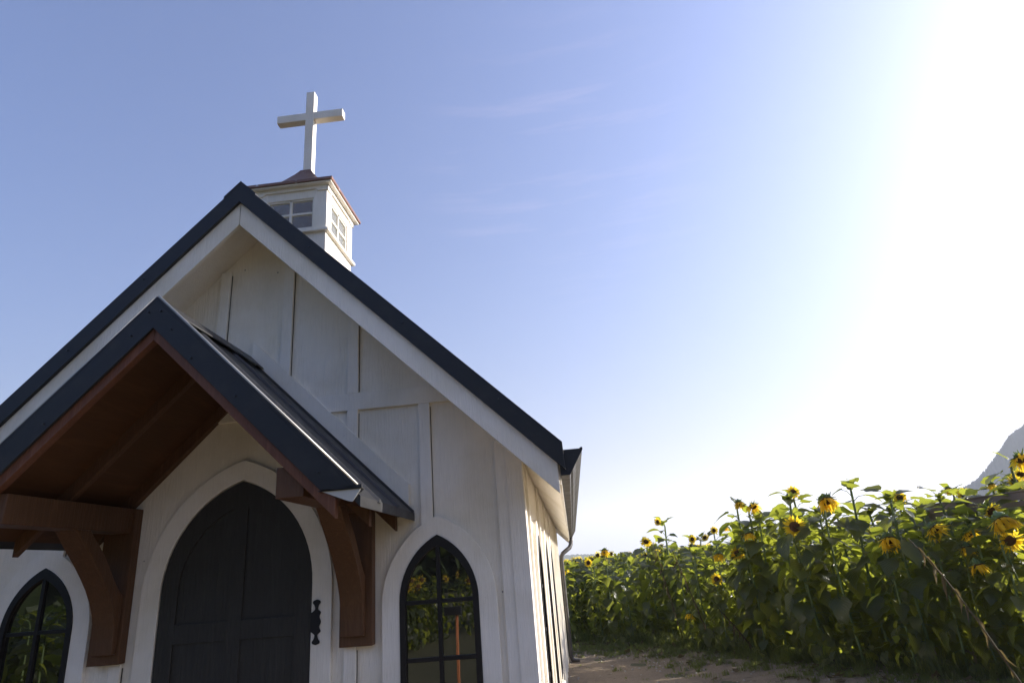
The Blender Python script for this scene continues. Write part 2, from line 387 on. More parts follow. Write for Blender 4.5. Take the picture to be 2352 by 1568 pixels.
# door
DZ, DW, DSP = 1.9106, .4211, 1.34
m = MB(); m.ring(arch_path(.528, DSP-.02, 2.0225, G, 0, 16), arch_path(DW, DSP, DZ, G, 0, 16), -.024, 0)
m.build("door_casing", M_trim, chapel, .002)
m = MB(); m.prism(arch_path(DW-.006, DSP, DZ-.008, G+.02, 0, 16), 'xz', -.006, .0); door = m.build("door", M_door, chapel)
m = MB(); m.ring(arch_path(DW-.004, DSP, DZ-.006, G+.02, 0, 16), arch_path(.325, DSP, DZ-.14, G+.02, 0, 16), -.017, -.006)
m.build("door_stile", M_door, door, .002)
MB().box(-.04, .04, -.0165, -.006, G+.02, DZ-.135).build("door_stile", M_door, door, .002)
m = MB(); m.box(-.326, -.04, -.0165, -.006, 1.09, 1.185); m.box(.04, .326, -.0165, -.006, 1.09, 1.185); m.build("door_rail", M_door, door, .002)
m = MB(); m.box(-.326, -.04, -.0165, -.006, .40, .50); m.box(.04, .326, -.0165, -.006, .40, .50); m.build("door_rail", M_door, door, .002)
# hinges: ornate strap leaf
def hinge(zc):
    prof = []
    for i in range(49):
        t = -1+2*i/48; a = abs(t)
        if a > .78: wd = .019*math.sqrt(max(0, 1-((a-.88)/.12)**2))+.0015
        elif a > .56: wd = .007+.010*((a-.56)/.22)**2*.6
        elif a > .44: wd = .007+.016*(.56-a)/.12
        else: wd = .020+.004*math.cos(t*14)
        prof.append((t*.107, wd))
    out = [(.451+wd, zc+z) for z, wd in prof] + [(.451-(wd if abs(z) > .047 else .030), zc+z) for z, wd in prof[::-1]]
    m = MB(); m.prism(out, 'xz', -.032, -.0245); m.build("hinge", M_iron, door, .001)
hinge(1.147); hinge(.36)
# threshold
MB().box(-.52, .52, -.12, 0, G-.02, G+.045).build("threshold", M_door, chapel, .004)

# main roof -------------------------------------------------------
XE = 1.807
def chevron(o_top, o_bot, xe, xe2=None, t=T, zr=ZR):
    xe2 = xe if xe2 is None else xe2
    return [(-xe, zr-o_top-t*xe), (0, zr-o_top), (xe, zr-o_top-t*xe), (xe2, zr-o_bot-t*xe2), (0, zr-o_bot), (-xe2, zr-o_bot-t*xe2)]
roof = MB(); roof.prism(chevron(.006, .132, XE-.01, XE-.01), 'xz', YF, YR).build("roof", M_metal, chapel) if False else None
m = MB(); m.prism(chevron(.006, .132, XE-.012), 'xz', YF+.001, YR); roof = m.build("roof", M_metal, chapel)
m = MB(); m.prism([(-XE, gz(XE, 0)), (0, ZR), (XE, gz(XE, 0)), (XE+.003, gz(XE, 0)-.142), (1.775, gz(1.775, .136)), (0, ZR-.1337), (-1.775, gz(1.775, .136)), (-XE-.003, gz(XE, 0)-.142)], 'xz', YF-.022, YF)
m.build("roof_edge_trim", M_metal, roof, .002)
m = MB(); m.prism(chevron(-.012, .006, .10), 'xz', YF-.024, YR+.002); m.build("ridge_cap", M_metal, roof)
for s in (1, -1):
    for i in range(14):
        y = .05+i*.56
        m = MB(); m.prism([(0, gz(0, .006)+.0), (s*(XE-.012), gz(XE-.012, .006)), (s*(XE-.012), gz(XE-.012, -.022)), (0, gz(0, -.022))], 'xz', y, y+.02); m.build("roof_rib", M_metal, roof)
# white soffit under the roof
XS = 1.766
m = MB(); m.prism(chevron(.132, soff, XS), 'xz', YF+.028, YR-.03); m.build("soffit", M_trim, chapel)
for s, mt in ((1, M_rakeR), (-1, M_rakeL)):
    for ya, yb in ((YF, YF+.026), (YR-.028, YR-.002)):
        pts = [(s*.0016, ZR-.133), (s*1.773, gz(1.773, .133)), (s*1.773, gz(1.773, .2848)), (s*.0016, ZR-.2848)]
        m = MB(); m.prism(pts[::s], 'xz', ya, yb); m.build("rake_board", mt, chapel, .002)
    x0, x1 = sorted((s*(XS+.0), s*(XS+.018)))
    MB().box(x0, x1, YF+.028, YR-.03, 1.70, 1.90).build("fascia_board", M_trim, chapel, .002)
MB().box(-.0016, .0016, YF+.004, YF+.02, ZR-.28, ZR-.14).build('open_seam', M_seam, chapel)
# gutters and downspout
for s in (1, -1):
    prof = [(1.786, 1.745), (1.829, 1.745), (1.836, 1.765), (1.847, 1.772), (1.862, 1.80), (1.866, 1.812), (1.884, 1.835), (1.893, 1.848), (1.903, 1.862), (1.903, 1.872), (1.893, 1.872), (1.889, 1.860), (1.876, 1.842), (1.852, 1.812), (1.826, 1.752), (1.792, 1.752), (1.792, 1.87), (1.786, 1.87)]
    m = MB(); m.prism([(s*x, z) for x, z in prof][::s], 'xz', -.278, YR); g = m.build("gutter", M_gutter, chapel)
    for ya, yb in ((-.284, -.277), (YR, YR+.006)):
        capp = [(1.786, 1.742), (1.830, 1.742), (1.866, 1.800), (1.905, 1.862), (1.905, 1.874), (1.895, 1.874), (1.889, 1.868), (1.786, 1.868)]
        m = MB(); m.prism([(s*x, z) for x, z in capp][::s], 'xz', ya, yb); m.build("end_cap", M_metal, g)
    pts = [(1.808, 7.88, 1.745), (1.808, 7.88, 1.69), (1.80, 7.86, 1.64), (1.77, 7.82, 1.585), (1.70, 7.75, 1.535), (1.65, 7.72, 1.50), (1.622, 7.69, 1.45), (1.615, 7.68, 1.38), (1.615, 7.68, G+.10), (1.64, 7.68, G+.03), (1.75, 7.68, G+.01)]
    m = MB(); m.tube([(s*x, y, z) for x, y, z in pts], .036, 14); m.build("downspout", M_gutter, chapel, smooth=True)

# porch -------------------------------------------------------------
PT, PZ, PY = .99, 2.6256, -.928
def pz(x, off=0): return PZ-off-PT*abs(x)
def pch(o_top, o_bot, xe, xe2=None): return chevron(o_top, o_bot, xe, xe2, PT, PZ)
m = MB(); m.prism(pch(.012, .055, .972), 'xz', PY+.012, 0); proof = m.build("porch_roof", M_metal, chapel)
zc = 1.685; xc_t = (PZ-zc)/PT; xc_b = (PZ-.1396-zc)/PT
m = MB()
m.prism([(-xc_t, zc), (0, PZ), (xc_t, zc), (xc_b, zc), (0, PZ-.1396), (-xc_b, zc)], 'xz', PY-.004, PY+.010)
m.build("porch_edge_trim", M_metal, proof, .0015)
for s in (1, -1):   # folded rib along the trim top, with a pale bead added as its sun glint
    m = MB(); m.prism([(s*.0004, PZ), (s*xc_t, zc), (s*(xc_t+.012), zc+.004), (s*.0004, PZ+.017)][::s], 'xz', PY-.004, PY+.016); m.build("trim_rib", M_metal, proof, .0015)
    m = MB(); m.tube([(s*.004, PY+.004, PZ+.020), (s*(xc_t+.010), PY+.004, zc+.010)], .0065, 8); m.build("glint_hem_edge", M_hem_glint, proof, smooth=True)
    # folded lip closing the trim at the eave
    m = MB(); zz = zc-.003
    P = [(s*.800, PY-.004), (s*.982, PY-.004), (s*.985, PY+.02), (s*.890, PY+.235)]
    if s < 0: P = P[::-1]
    m.prism(P, 'xy', zz-.003, zz); m.build("eave_lip", M_metal, proof)
    P = [(s*.815, zc-.006), (s*.978, zc-.006), (s*.943, zc-.056), (s*.925, zc-.052)]
    m = MB(); m.prism(P[::s], 'xz', PY+.002, PY+.005); m.build("eave_lip", M_lip, proof)  # lip face in one flat pale grey
    P = [(s*.800, zc-.006), (s*.982, zc-.006), (s*.982, zc+.010), (s*.900, zc+.003)]
    m = MB(); m.prism(P[::s], 'xz', PY-.004, PY+.006); m.build("eave_lip", M_metal, proof)
    # ridge cap flap
    m = MB(); m.prism([(0, PZ+.019), (s*.085, pz(.085, -.019)), (s*.085, pz(.085, -.012)), (0, PZ+.012)][::s], 'xz', PY+.016, -.032); m.build("ridge_cap", M_metal, proof)
    # panel ribs and wall flashing
    for y in (-.66, -.345, -.045):
        wv = .022
        m = MB()
        P4 = [(y-wv, .0), (y-wv*.45, .016), (y+wv*.45, .016), (y+wv, .0)]
        A = [Vector((s*.05, yy, pz(.05, .013-dz))) for yy, dz in P4]; B = [Vector((s*.978, yy, pz(.978, .013-dz))) for yy, dz in P4]
        va = [m.bm.verts.new(p) for p in A]; vb = [m.bm.verts.new(p) for p in B]
        for i in range(3): m.bm.faces.new((va[i], va[i+1], vb[i+1], vb[i]))
        m.bm.faces.new(va); m.bm.faces.new(vb)
        m.build("panel_rib", M_metal, proof)
    # flat white board on the wall above the roof
    x0 = .006 if s > 0 else .30
    m = MB(); m.prism([(s*x0, pz(x0, -.002)), (s*.950, pz(.950, -.002)), (s*.950, pz(.950, -.119)), (s*x0, pz(x0, -.119))][::s], 'xz', -.034, 0)
    m.build("flashing_board", M_rakeR if s > 0 else M_rakeL, chapel, .002)
    # red decking (soffit) and rafters
    m = MB(); m.prism([(0, PZ-.055), (s*.885, pz(.885, .055)), (s*.885, pz(.885, .115)), (0, PZ-.115)][::s], 'xz', PY+.016, 0); m.build("porch_soffit", M_deck, chapel)
    for ya, yb, mm in ((PY+.012, PY+.05, M_redR), (-.50, -.462, M_red), (-.045, -.004, M_red)):
        xt = .868 if ya < -.8 else .878
        m = MB(); m.prism([(s*.0005, PZ-.115), (s*xt, pz(xt, .115)), (s*xt, pz(xt, .195)), (s*.0005, PZ-.195)][::s], 'xz', ya, yb); m.build("rafter", mm, chapel, .002)
    # bracket: wall board, beam, curved brace
    xa, xb = sorted((s*.584, s*.755))
    m = MB(); m.box(xa, xb, -.060, -.0006, 1.02, 1.80); wb = m.build("bracket", M_red, chapel, .003)
    xa, xb = sorted((s*.600, s*.721))
    m = MB(); m.box(xa, xb, -.885, -.060, 1.672, 1.80); m.build("bracket_beam", M_red, wb, .003)
    Lc = [(-.455, 1.672), (-.425, 1.642), (-.385, 1.600), (-.335, 1.550), (-.285, 1.500), (-.235, 1.445), (-.19, 1.39), (-.150, 1.33), (-.12, 1.27), (-.102, 1.21), (-.094, 1.15), (-.092, 1.07)]
    Rc = [(-.060, 1.07), (-.060, 1.35), (-.090, 1.375), (-.14, 1.43), (-.19, 1.495), (-.24, 1.555), (-.285, 1.60), (-.33, 1.64), (-.36, 1.672)]
    m = MB(); m.prism((Lc+Rc)[::1], 'yz', xa+.001, xb-.001); m.build("bracket_brace", M_red, wb, .003)
# screws on the trims
def screws(pts, y, parent):
    for x, z in pts:
        m = MB(); m.tube([(x, y, z), (x, y-.003, z)], [.006, .006], 8); m.tube([(x, y-.003, z), (x, y-.008, z)], [.0045, .004], 6); m.build("screw", M_screw, parent, smooth=False)
screws([(.03, PZ-.06), (-.03, PZ-.06), (.09, pz(.09, .07)), (.20, pz(.2, .11)), (-.10, pz(.1, .07)), (-.45, pz(.45, .10)), (-.80, pz(.8, .09)), (.42, pz(.42, .09)), (.80, pz(.8, .075))], PY-.004, proof)
screws([(-.55, gz(.55, .05)), (-.95, gz(.95, .06)), (-1.35, gz(1.35, .05)), (.45, gz(.45, .06)), (1.0, gz(1.0, .06)), (1.5, gz(1.5, .05))], YF-.022, roof)

# cupola -------------------------------------------------------------
cx, cy = .008, .64; H = .275
cup = tag(empty("cupola", (cx, cy, 3.4)), None); cup.parent = chapel; cup.matrix_parent_inverse = world_of(chapel).inverted()
m = MB(); hh = H-.004; m.box(cx-hh, cx+hh, cy-hh, cy+hh, 3.05, 3.70); m.build("cupola_base", M_trim, cup, .003)
m = MB(); q = .298; m.box(cx-q, cx+q, cy-q, cy+q, 3.70, 3.722); m.build("cupola_sill", M_trim, cup, .003)
m = MB()
for sx in (1, -1):
    for sy in (1, -1):
        xa, xb = sorted((cx+sx*H, cx+sx*(H-.10))); ya, yb = sorted((cy+sy*H, cy+sy*(H-.10)))
        m.box(xa, xb, ya, yb, 3.722, 4.085)
for a, c in ((3.722, 3.745), (3.995, 4.085)):
    for s in (1, -1):
        ya, yb = sorted((cy+s*(H-.004), cy+s*(H-.05))); m.box(cx-H+.1, cx+H-.1, ya, yb, a, c)
        xa, xb = sorted((cx+s*(H-.004), cx+s*(H-.05))); m.box(xa, xb, cy-H+.1, cy+H-.1, a, c)
m.build("cupola_wall", M_trim, cup, .002)
MB().box(cx-H+.06, cx+H-.06, cy-H+.06, cy+H-.06, 4.06, 4.08).build("cupola_ceiling", M_inner, cup)
for rz in range(4):     # windows and notched cornice boards, one each side
    Mx = Matrix.Translation((cx, cy, 0)) @ Matrix.Rotation(rz*math.pi/2, 4, 'Z')
    def put(m, name, mt, bev=.0015):
        m.bm.transform(Mx); return m.build(name, mt, cup, bev)
    m = MB(); y = -H+.012
    m.box(-.009, .009, y, y+.022, 3.745, 3.995); m.box(-.175, -.009, y+.001, y+.021, 3.865, 3.882); m.box(.009, .175, y+.001, y+.021, 3.865, 3.882)
    m.box(-.175, -.163, y, y+.022, 3.745, 3.995); m.box(.163, .175, y, y+.022, 3.745, 3.995); m.box(-.163, .163, y, y+.022, 3.983, 3.995); m.box(-.163, .163, y, y+.022, 3.745, 3.757)
    wf = put(m, "cupola_window", M_trim)
    m = MB(); m.box(-.170, .170, y+.009, y+.012, 3.75, 3.99); put(m, "cupola_pane", M_glass, 0)
    m = MB(); e = H+.010
    m.prism([(-e, 4.09), (-e, 4.045), (-e+.075, 4.045), (-e+.095, 4.062), (e-.095, 4.062), (e-.075, 4.045), (e, 4.045), (e, 4.09)], 'xz', -e, -H+.002 if rz % 2 == 0 else -H+.0015); put(m, "cupola_cornice", M_trim)
m = MB(); e = .318; m.box(cx-e, cx+e, cy-e, cy+e, 4.09, 4.102); m.build("cupola_soffit", M_trim, cup, .002)
m = MB(); rings = []
prof = [(.330, 4.103), (.330, 4.123), (.30, 4.134), (.25, 4.162), (.20, 4.197), (.16, 4.240), (.12, 4.297), (.095, 4.335), (.072, 4.370), (.052, 4.405), (.042, 4.425)]
for r_, z in prof: rings.append([m.bm.verts.new((cx+sx*r_, cy+sy*r_, z)) for sx, sy in ((-1,-1),(1,-1),(1,1),(-1,1))])
for i in range(len(rings)-1):
    for k in range(4): m.bm.faces.new((rings[i][k], rings[i][(k+1) % 4], rings[i+1][(k+1) % 4], rings[i+1][k]))
m.bm.faces.new(rings[0][::-1]); m.bm.faces.new(rings[-1])
cr = m.build("cupola_roof", M_copper, cup)
# cross
kx = cx+.010; h = .034
m = MB(); m.box(kx-h, kx+h, cy-h, cy+h, 4.415, 5.205); crs = m.build("cross", M_trim, chapel, .002)
m = MB(); m.box(kx-.277, kx-h, cy-h+.002, cy+h-.002, 4.922, 4.994); m.box(kx+h, kx+.277, cy-h+.002, cy+h-.002, 4.922, 4.994); m.build("cross_arm", M_trim, crs, .002)
# ================================================================== PLANTS
def mesh_np(name, V, F, mats, mi=None, UV=None, smooth=True):
    """quads only"""
    V = np.asarray(V, np.float32); F = np.asarray(F, np.int32)
    me = D.meshes.new(name); me.vertices.add(len(V)); me.vertices.foreach_set('co', V.ravel())
    me.loops.add(F.size); me.loops.foreach_set('vertex_index', F.ravel())
    me.polygons.add(len(F)); me.polygons.foreach_set('loop_start', np.arange(len(F), dtype=np.int32)*F.shape[1])
    me.update(calc_edges=True)
    for m_ in mats: me.materials.append(m_)
    if mi is not None: me.polygons.foreach_set('material_index', np.asarray(mi, np.int32))
    if UV is not None:
        ul = me.uv_layers.new(name='UVMap'); ul.data.foreach_set('uv', np.asarray(UV, np.float32)[F.ravel()].ravel())
    if smooth: me.polygons.foreach_set('use_smooth', np.ones(len(F), bool))
    me.validate(); return me
class Geo:
    def __init__(s): s.V = []; s.F = []; s.U = []; s.M = []; s.n = 0
    def add(s, V, F, U=None, mi=0):
        V = np.asarray(V, float); F = np.asarray(F, int)
        s.V.append(V); s.F.append(F+s.n); s.U.append(np.zeros((len(V), 2)) if U is None else np.asarray(U)); s.M.append(np.full(len(F), mi)); s.n += len(V)
    def arr(s): return np.vstack(s.V), np.vstack(s.F), np.vstack(s.U), np.concatenate(s.M)
    def mesh(s, name, mats): V, F, U, M = s.arr(); return mesh_np(name, V, F, mats, M, U)
LW = [(0, .10), (.05, .34), (.16, .46), (.32, .47), (.50, .39), (.68, .26), (.84, .13), (1.0, .012)]
def leaf_geo(rg, Lf, droop, width=.92, nw=4, stations=LW, curl=.25):
    """heart shaped blade along +X from origin, bending down by droop radians; returns V,F,U"""
    V = []; U = []; x = z = 0.0; ang = rg.uniform(.0, .3); pu = 0
    ph = rg.uniform(0, 6.3)
    for u, wd in stations:
        ang_u = ang - droop*u
        du = u-pu; x += math.cos(ang_u)*du*Lf; z += math.sin(ang_u)*du*Lf; pu = u
        for j in range(nw+1):
            t = -1+2*j/nw; y = t*wd*Lf*width*(1+.16*math.sin(11*u+ph+2*t))
            lobe = -.10*Lf*abs(t)**1.5 if u < .1 else 0
            cup = curl*Lf*wd*abs(t)**1.6 + .035*Lf*math.sin(u*14+ph+t*3)*abs(t)
            V.append((x+lobe*math.cos(ang_u) - cup*math.sin(ang_u)*-1*0, y, z + cup*math.cos(ang_u)*(.6)))
            U.append((u, t))
    n = nw+1; F = [(i*n+j, i*n+j+1, (i+1)*n+j+1, (i+1)*n+j) for i in range(len(stations)-1) for j in range(nw)]
    return np.array(V), np.array(F), np.array(U)
def rotz(a): c, s = math.cos(a), math.sin(a); return np.array([[c,-s,0],[s,c,0],[0,0,1]])
def roty(a): c, s = math.cos(a), math.sin(a); return np.array([[c,0,s],[0,1,0],[-s,0,c]])
def rotx(a): c, s = math.cos(a), math.sin(a); return np.array([[1,0,0],[0,c,-s],[0,s,c]])
def tube_geo(P, rs, n=6):
    P = np.array(P, float); V = []
    for i in range(len(P)):
        t = P[min(i+1, len(P)-1)]-P[max(i-1, 0)]; t /= np.linalg.norm(t)+1e-9
        a = np.cross(t, (0.13, 1, .21)); a /= np.linalg.norm(a); b_ = np.cross(t, a)
        for k in range(n): V.append(P[i]+(a*math.cos(6.2832*k/n)+b_*math.sin(6.2832*k/n))*rs[i])
    F = [(i*n+k, i*n+(k+1) % n, (i+1)*n+(k+1) % n, (i+1)*n+k) for i in range(len(P)-1) for k in range(n)]
    return np.array(V), np.array(F)
def stem_curve(h, neck, rg):
    """stem from ground to height h, the last part arching over in +X direction towards the flower"""
    bx, by = rg.uniform(-.05, .05, 2)*h
    P = [(bx*math.sin(3*t)*(t > 0), by*math.sin(2.5*t+.3)*t, h*t) for t in np.linspace(0, .93, 9)]
    x0, y0, z0 = P[-1]
    for k in (1, 2, 3, 4):
        a = neck*k/4; P.append((x0+.075*h*.5*(1-math.cos(a))*1.6, y0, z0+.07*h*math.sin(min(a, 2.2))*.9))
    return np.array(P)
NECK = (1.1, 2.0)
def plant_geo(seed, nleaf, h=2.0, fine=True, bud=False):
    """returns (stem Geo, leaves Geo, tip position, neck direction angle)"""
    rg = np.random.default_rng(seed); st = Geo(); lv = Geo()
    neck = rg.uniform(.15, .5) if bud else rg.uniform(*NECK); P = stem_curve(h, neck, rg)
    rs = np.interp(np.linspace(0, 1, len(P)), [0, .7, 1], [.017, .013, .009])
    V, F = tube_geo(P, rs, 7 if fine else 4); st.add(V, F)
    zs = np.interp
    for i in range(nleaf):
        f = .12+(.86 if bud else .82)*(i/(nleaf-1)); z = f*h*(.95 if bud else .93)
        p = np.array([np.interp(z, P[:9, 2], P[:9, 0]), np.interp(z, P[:9, 2], P[:9, 1]), z])
        az = i*2.4+rg.uniform(-.5, .5)
        top = (f-.12)/.82
        Lf = (.15+.14*math.sin(math.pi*min(1, .15+top*.62)))*rg.uniform(.5, 1.15)
        up = np.interp(top, [0, .5, 1], [-.1, .35, .9])+rg.uniform(-.25, .25)
        pl = Lf*rg.uniform(.55, .9)
        q1 = np.array([math.cos(up)*pl*.6, 0, math.sin(up)*pl*.6]); q2 = q1+np.array([math.cos(up-.6)*pl*.45, 0, math.sin(up-.6)*pl*.45])
        Rz = rotz(az); V, F = tube_geo([(0,0,0), q1, q2], [.0045, .0038, .003], 4)
        if fine: st.add(V@Rz.T+p, F)
        droop = np.interp(top, [0, .5, 1], [1.5, 1.1, .7])*rg.uniform(.6, 1.3)
        V, F, U = leaf_geo(rg, Lf, droop*.7, rg.uniform(.8, 1.0), 4 if fine else 2, LW if fine else LW[::2]+[LW[-1]])
        tilt = np.interp(top, [0, .5, 1], [1.15, .75, .1])+rg.uniform(-.35, .35)
        V = V@rotx(rg.uniform(-.5, .5)).T@roty(tilt).T + q2
        lv.add(V@Rz.T+p, F, U)
    if not bud:     # young leaves round the neck of the bloom
        for i in range(6):
            Lf = rg.uniform(.11, .20); V, F, U = leaf_geo(rg, Lf, rg.uniform(.2, 1.1), rg.uniform(.7, .95), 4 if fine else 2, LW if fine else LW[::2]+[LW[-1]])
            j_ = rg.integers(7, 11); V = V+np.array([.05, 0, 0]); V = V@rotx(rg.uniform(-.5, .5)).T@roty(rg.uniform(-.9, .4)).T@rotz(i*2.4+rg.uniform(-.4, .4)).T+P[j_]; lv.add(V, F, U)
    if bud:     # a closed green bud wrapped in upright young leaves
        t0 = P[-1]
        for i in range(7):
            Lf = rg.uniform(.09, .17); V, F, U = leaf_geo(rg, Lf, rg.uniform(-.3, .6), rg.uniform(.55, .85), 4 if fine else 2, LW if fine else LW[::2]+[LW[-1]])
            V = V@rotx(rg.uniform(-.4, .4)).T@roty(-rg.uniform(.1, 1.0)).T@rotz(i*2.4+rg.uniform(-.4, .4)).T+t0-np.array([0, 0, rg.uniform(0, .07)]); lv.add(V, F, U)
        V, F = tube_geo([t0-np.array([0,0,.02]), t0+np.array([.005,0,.01]), t0+np.array([.01,0,.035])], [.014, .024, .010], 6); st.add(V, F)
    return st, lv, P[-1], neck
def head_geo(seed, npet=30, wilt=.3, r=.062, fine=True, open_=1.0, nod=0.0):
    """flower head facing +Z, centre at origin. Geos: calyx, petals, disc"""
    rg = np.random.default_rng(seed); ca, pe, di = Geo(), Geo(), Geo()
    n = 16 if fine else 8
    V = []; pr = [(0.001, .012), (r*.45, .016), (r*.8, .010), (r, -.004), (r*.98, -.014)]
    for rr, z in pr:
        for k in range(n): V.append((rr*math.cos(6.2832*k/n), rr*math.sin(6.2832*k/n), z))
    F = [(i*n+k, i*n+(k+1) % n, (i+1)*n+(k+1) % n, (i+1)*n+k) for i in range(len(pr)-1) for k in range(n)]
    di.add(V, F)
    V = []; pr = [(r*.98, -.012), (r*1.05, -.026), (r*.75, -.05), (r*.3, -.062), (.01, -.075)]
    for rr, z in pr:
        for k in range(n): V.append((rr*math.cos(6.2832*k/n), rr*math.sin(6.2832*k/n), z))
    ca.add(V, F)
    for k in range(22 if fine else 8):      # pointed green bracts round the rim
        a = 6.2832*k/(22 if fine else 8)+rg.uniform(-.1, .1); l = r*rg.uniform(.6, 1.1); wv = r*.16
        back = rg.uniform(-.8, .6)
        V = np.array([(r*.98, -wv, -.02), (r*.98, wv, -.02), (r*.98+l*.6*math.cos(back), wv*.6, -.02+l*.6*math.sin(back)), (r*.98+l*.6*math.cos(back), -wv*.6, -.02+l*.6*math.sin(back)),
                      (r*.98+l*math.cos(back), .002, -.02+l*math.sin(back)+.0), (r*.98+l*math.cos(back), -.002, -.02+l*math.sin(back))])
        ca.add(V@rotz(a).T, [(0, 1, 2, 3), (3, 2, 4, 5)])
    for k in range(npet):
        if rg.random() < wilt*.25: continue
        a = 6.2832*k/npet+rg.uniform(-.09, .09); l = r*rg.uniform(.85, 1.35)*open_; wv = r*rg.uniform(.15, .23)
        e0 = rg.uniform(-.1, .45)+nod*rg.uniform(.35, 1.1)-wilt*rg.uniform(-.4, .4); bend = rg.uniform(-.7, .35)+nod*rg.uniform(0, .7)
        x, z = r*.9, -.002-.008*(k % 2); V = []
        for u, wd in ((0, .5), (.35, 1), (.7, .85), (1, .12)):
            V += [(x, -wv*wd, z), (x, wv*wd, z)]
            x += math.cos(e0+bend*u)*l*.36; z += math.sin(e0+bend*u)*l*.36
        tw = rotx(rg.uniform(-.35, .35)); pe.add(np.array(V)@tw.T@rotz(a).T, [(0,1,3,2), (2,3,5,4), (4,5,7,6)])
    return ca, pe, di
PLANTS = []
for i in range(9):
    st, lv, tip, neck = plant_geo(100+i, [32, 36, 30, 34, 38, 32, 36, 30, 34][i])
    PLANTS.append((st.mesh("stem", [M_stem]), lv.mesh("leaves", [M_leaf]), tip, neck))
BUDS = []
for i in range(8):
    st, lv, tip, neck = plant_geo(140+i, [36, 32, 40, 34, 36, 38, 33, 37][i], bud=True)
    BUDS.append((st.mesh("stem", [M_stem]), lv.mesh("leaves", [M_leaf]), tip, neck))
HEADS = []
for i, (npt, wilt, op, nd) in enumerate([(38, .3, .80, 0), (52, .3, 1.15, 1.15), (48, .5, 1.1, .9), (44, .4, .95, .4), (40, .9, 1.1, 1.2)]):
    ca, pe, di = head_geo(200+i, npt, wilt, .050, True, op*1.3, nd)
    HEADS.append((ca.mesh("flower_head", [M_calyx]), pe.mesh("petals", [M_petal]), di.mesh("seed_disc", [M_disc])))
def copy_mesh_ob(name, me, parent, loc=(0,0,0), rot=None, sc=1.0):
    o = D.objects.new(name, me); C.objects.link(o); o.parent = parent; o.location = loc
    if rot is not None: o.rotation_euler = rot
    o.scale = (sc, sc, sc); return o
def sunflower(x, y, h, az, variant, head=None, hs=1.0, face_down=None, label=None, group="sunflowers standing in the field beside the chapel"):
    """h: height of the neck; az: compass angle the head hangs towards; head: variant or None"""
    stm, lvm, tip, neck = (PLANTS if head is not None else BUDS)[variant % (len(PLANTS) if head is not None else len(BUDS))]
    o = empty("sunflower", (x, y, G), az); k = h/2.0; o.scale = (k*random.uniform(.95, 1.1), k*random.uniform(.95, 1.1), k)
    tag(o, label, "sunflower", group)
    copy_mesh_ob("stem", stm, o); copy_mesh_ob("leaves", lvm, o)
    if head is not None:
        a, p_, d_ = HEADS[head % len(HEADS)]
        fd = neck if face_down is None else face_down
        hd = copy_mesh_ob("flower_head", a, o, (tip[0]+.03*math.sin(fd), tip[1], tip[2]-.02+.02*math.cos(fd)), (0, fd, 0), hs/k)
        copy_mesh_ob("petals", p_, hd); copy_mesh_ob("seed_disc", d_, hd)
    return o
# the front edge of the field, running from the far left to the near right
EDGE = [(0.9, 12.2), (1.6, 10.7), (3.08, 9.25), (4.18, 7.55), (4.9, 6.0), (5.45, 5.15), (6.2, 4.4), (7.6, 3.0), (9.2, 1.4)]
def edge_pt(s):     # s metres along the edge
    for (x0, y0), (x1, y1) in zip(EDGE, EDGE[1:]):
        l = math.hypot(x1-x0, y1-y0)
        if s <= l: return x0+(x1-x0)*s/l, y0+(y1-y0)*s/l, (y0-y1)/l, (x1-x0)/l
        s -= l
    return None
ELEN = sum(math.hypot(b_[0]-a[0], b_[1]-a[1]) for a, b_ in zip(EDGE, EDGE[1:]))
def azc(x, y): return math.degrees(math.atan2(x-CAM.x, y-CAM.y))
def crown_h(x, y):
    """plant height: short plants at the far left, a tall clump, then medium"""
    a = azc(x, y)
    return float(np.interp(a, [-4, 0, 4, 8, 12, 14, 15.5, 19, 23, 25, 27, 30, 34, 40], [1.44, 1.50, 1.58, 1.66, 1.60, 1.70, 2.16, 2.22, 2.28, 2.12, 2.0, 1.92, 1.98, 1.98]))
def in_view(x, y, z):
    d = Vector((x, y, z))-CAM; f = d.dot(FW)
    if f < .5: return False
    return abs(d.dot(RT)/f*1422.6) < 1176+60 and abs(d.dot(UP)/f*1422.6) < 784+120

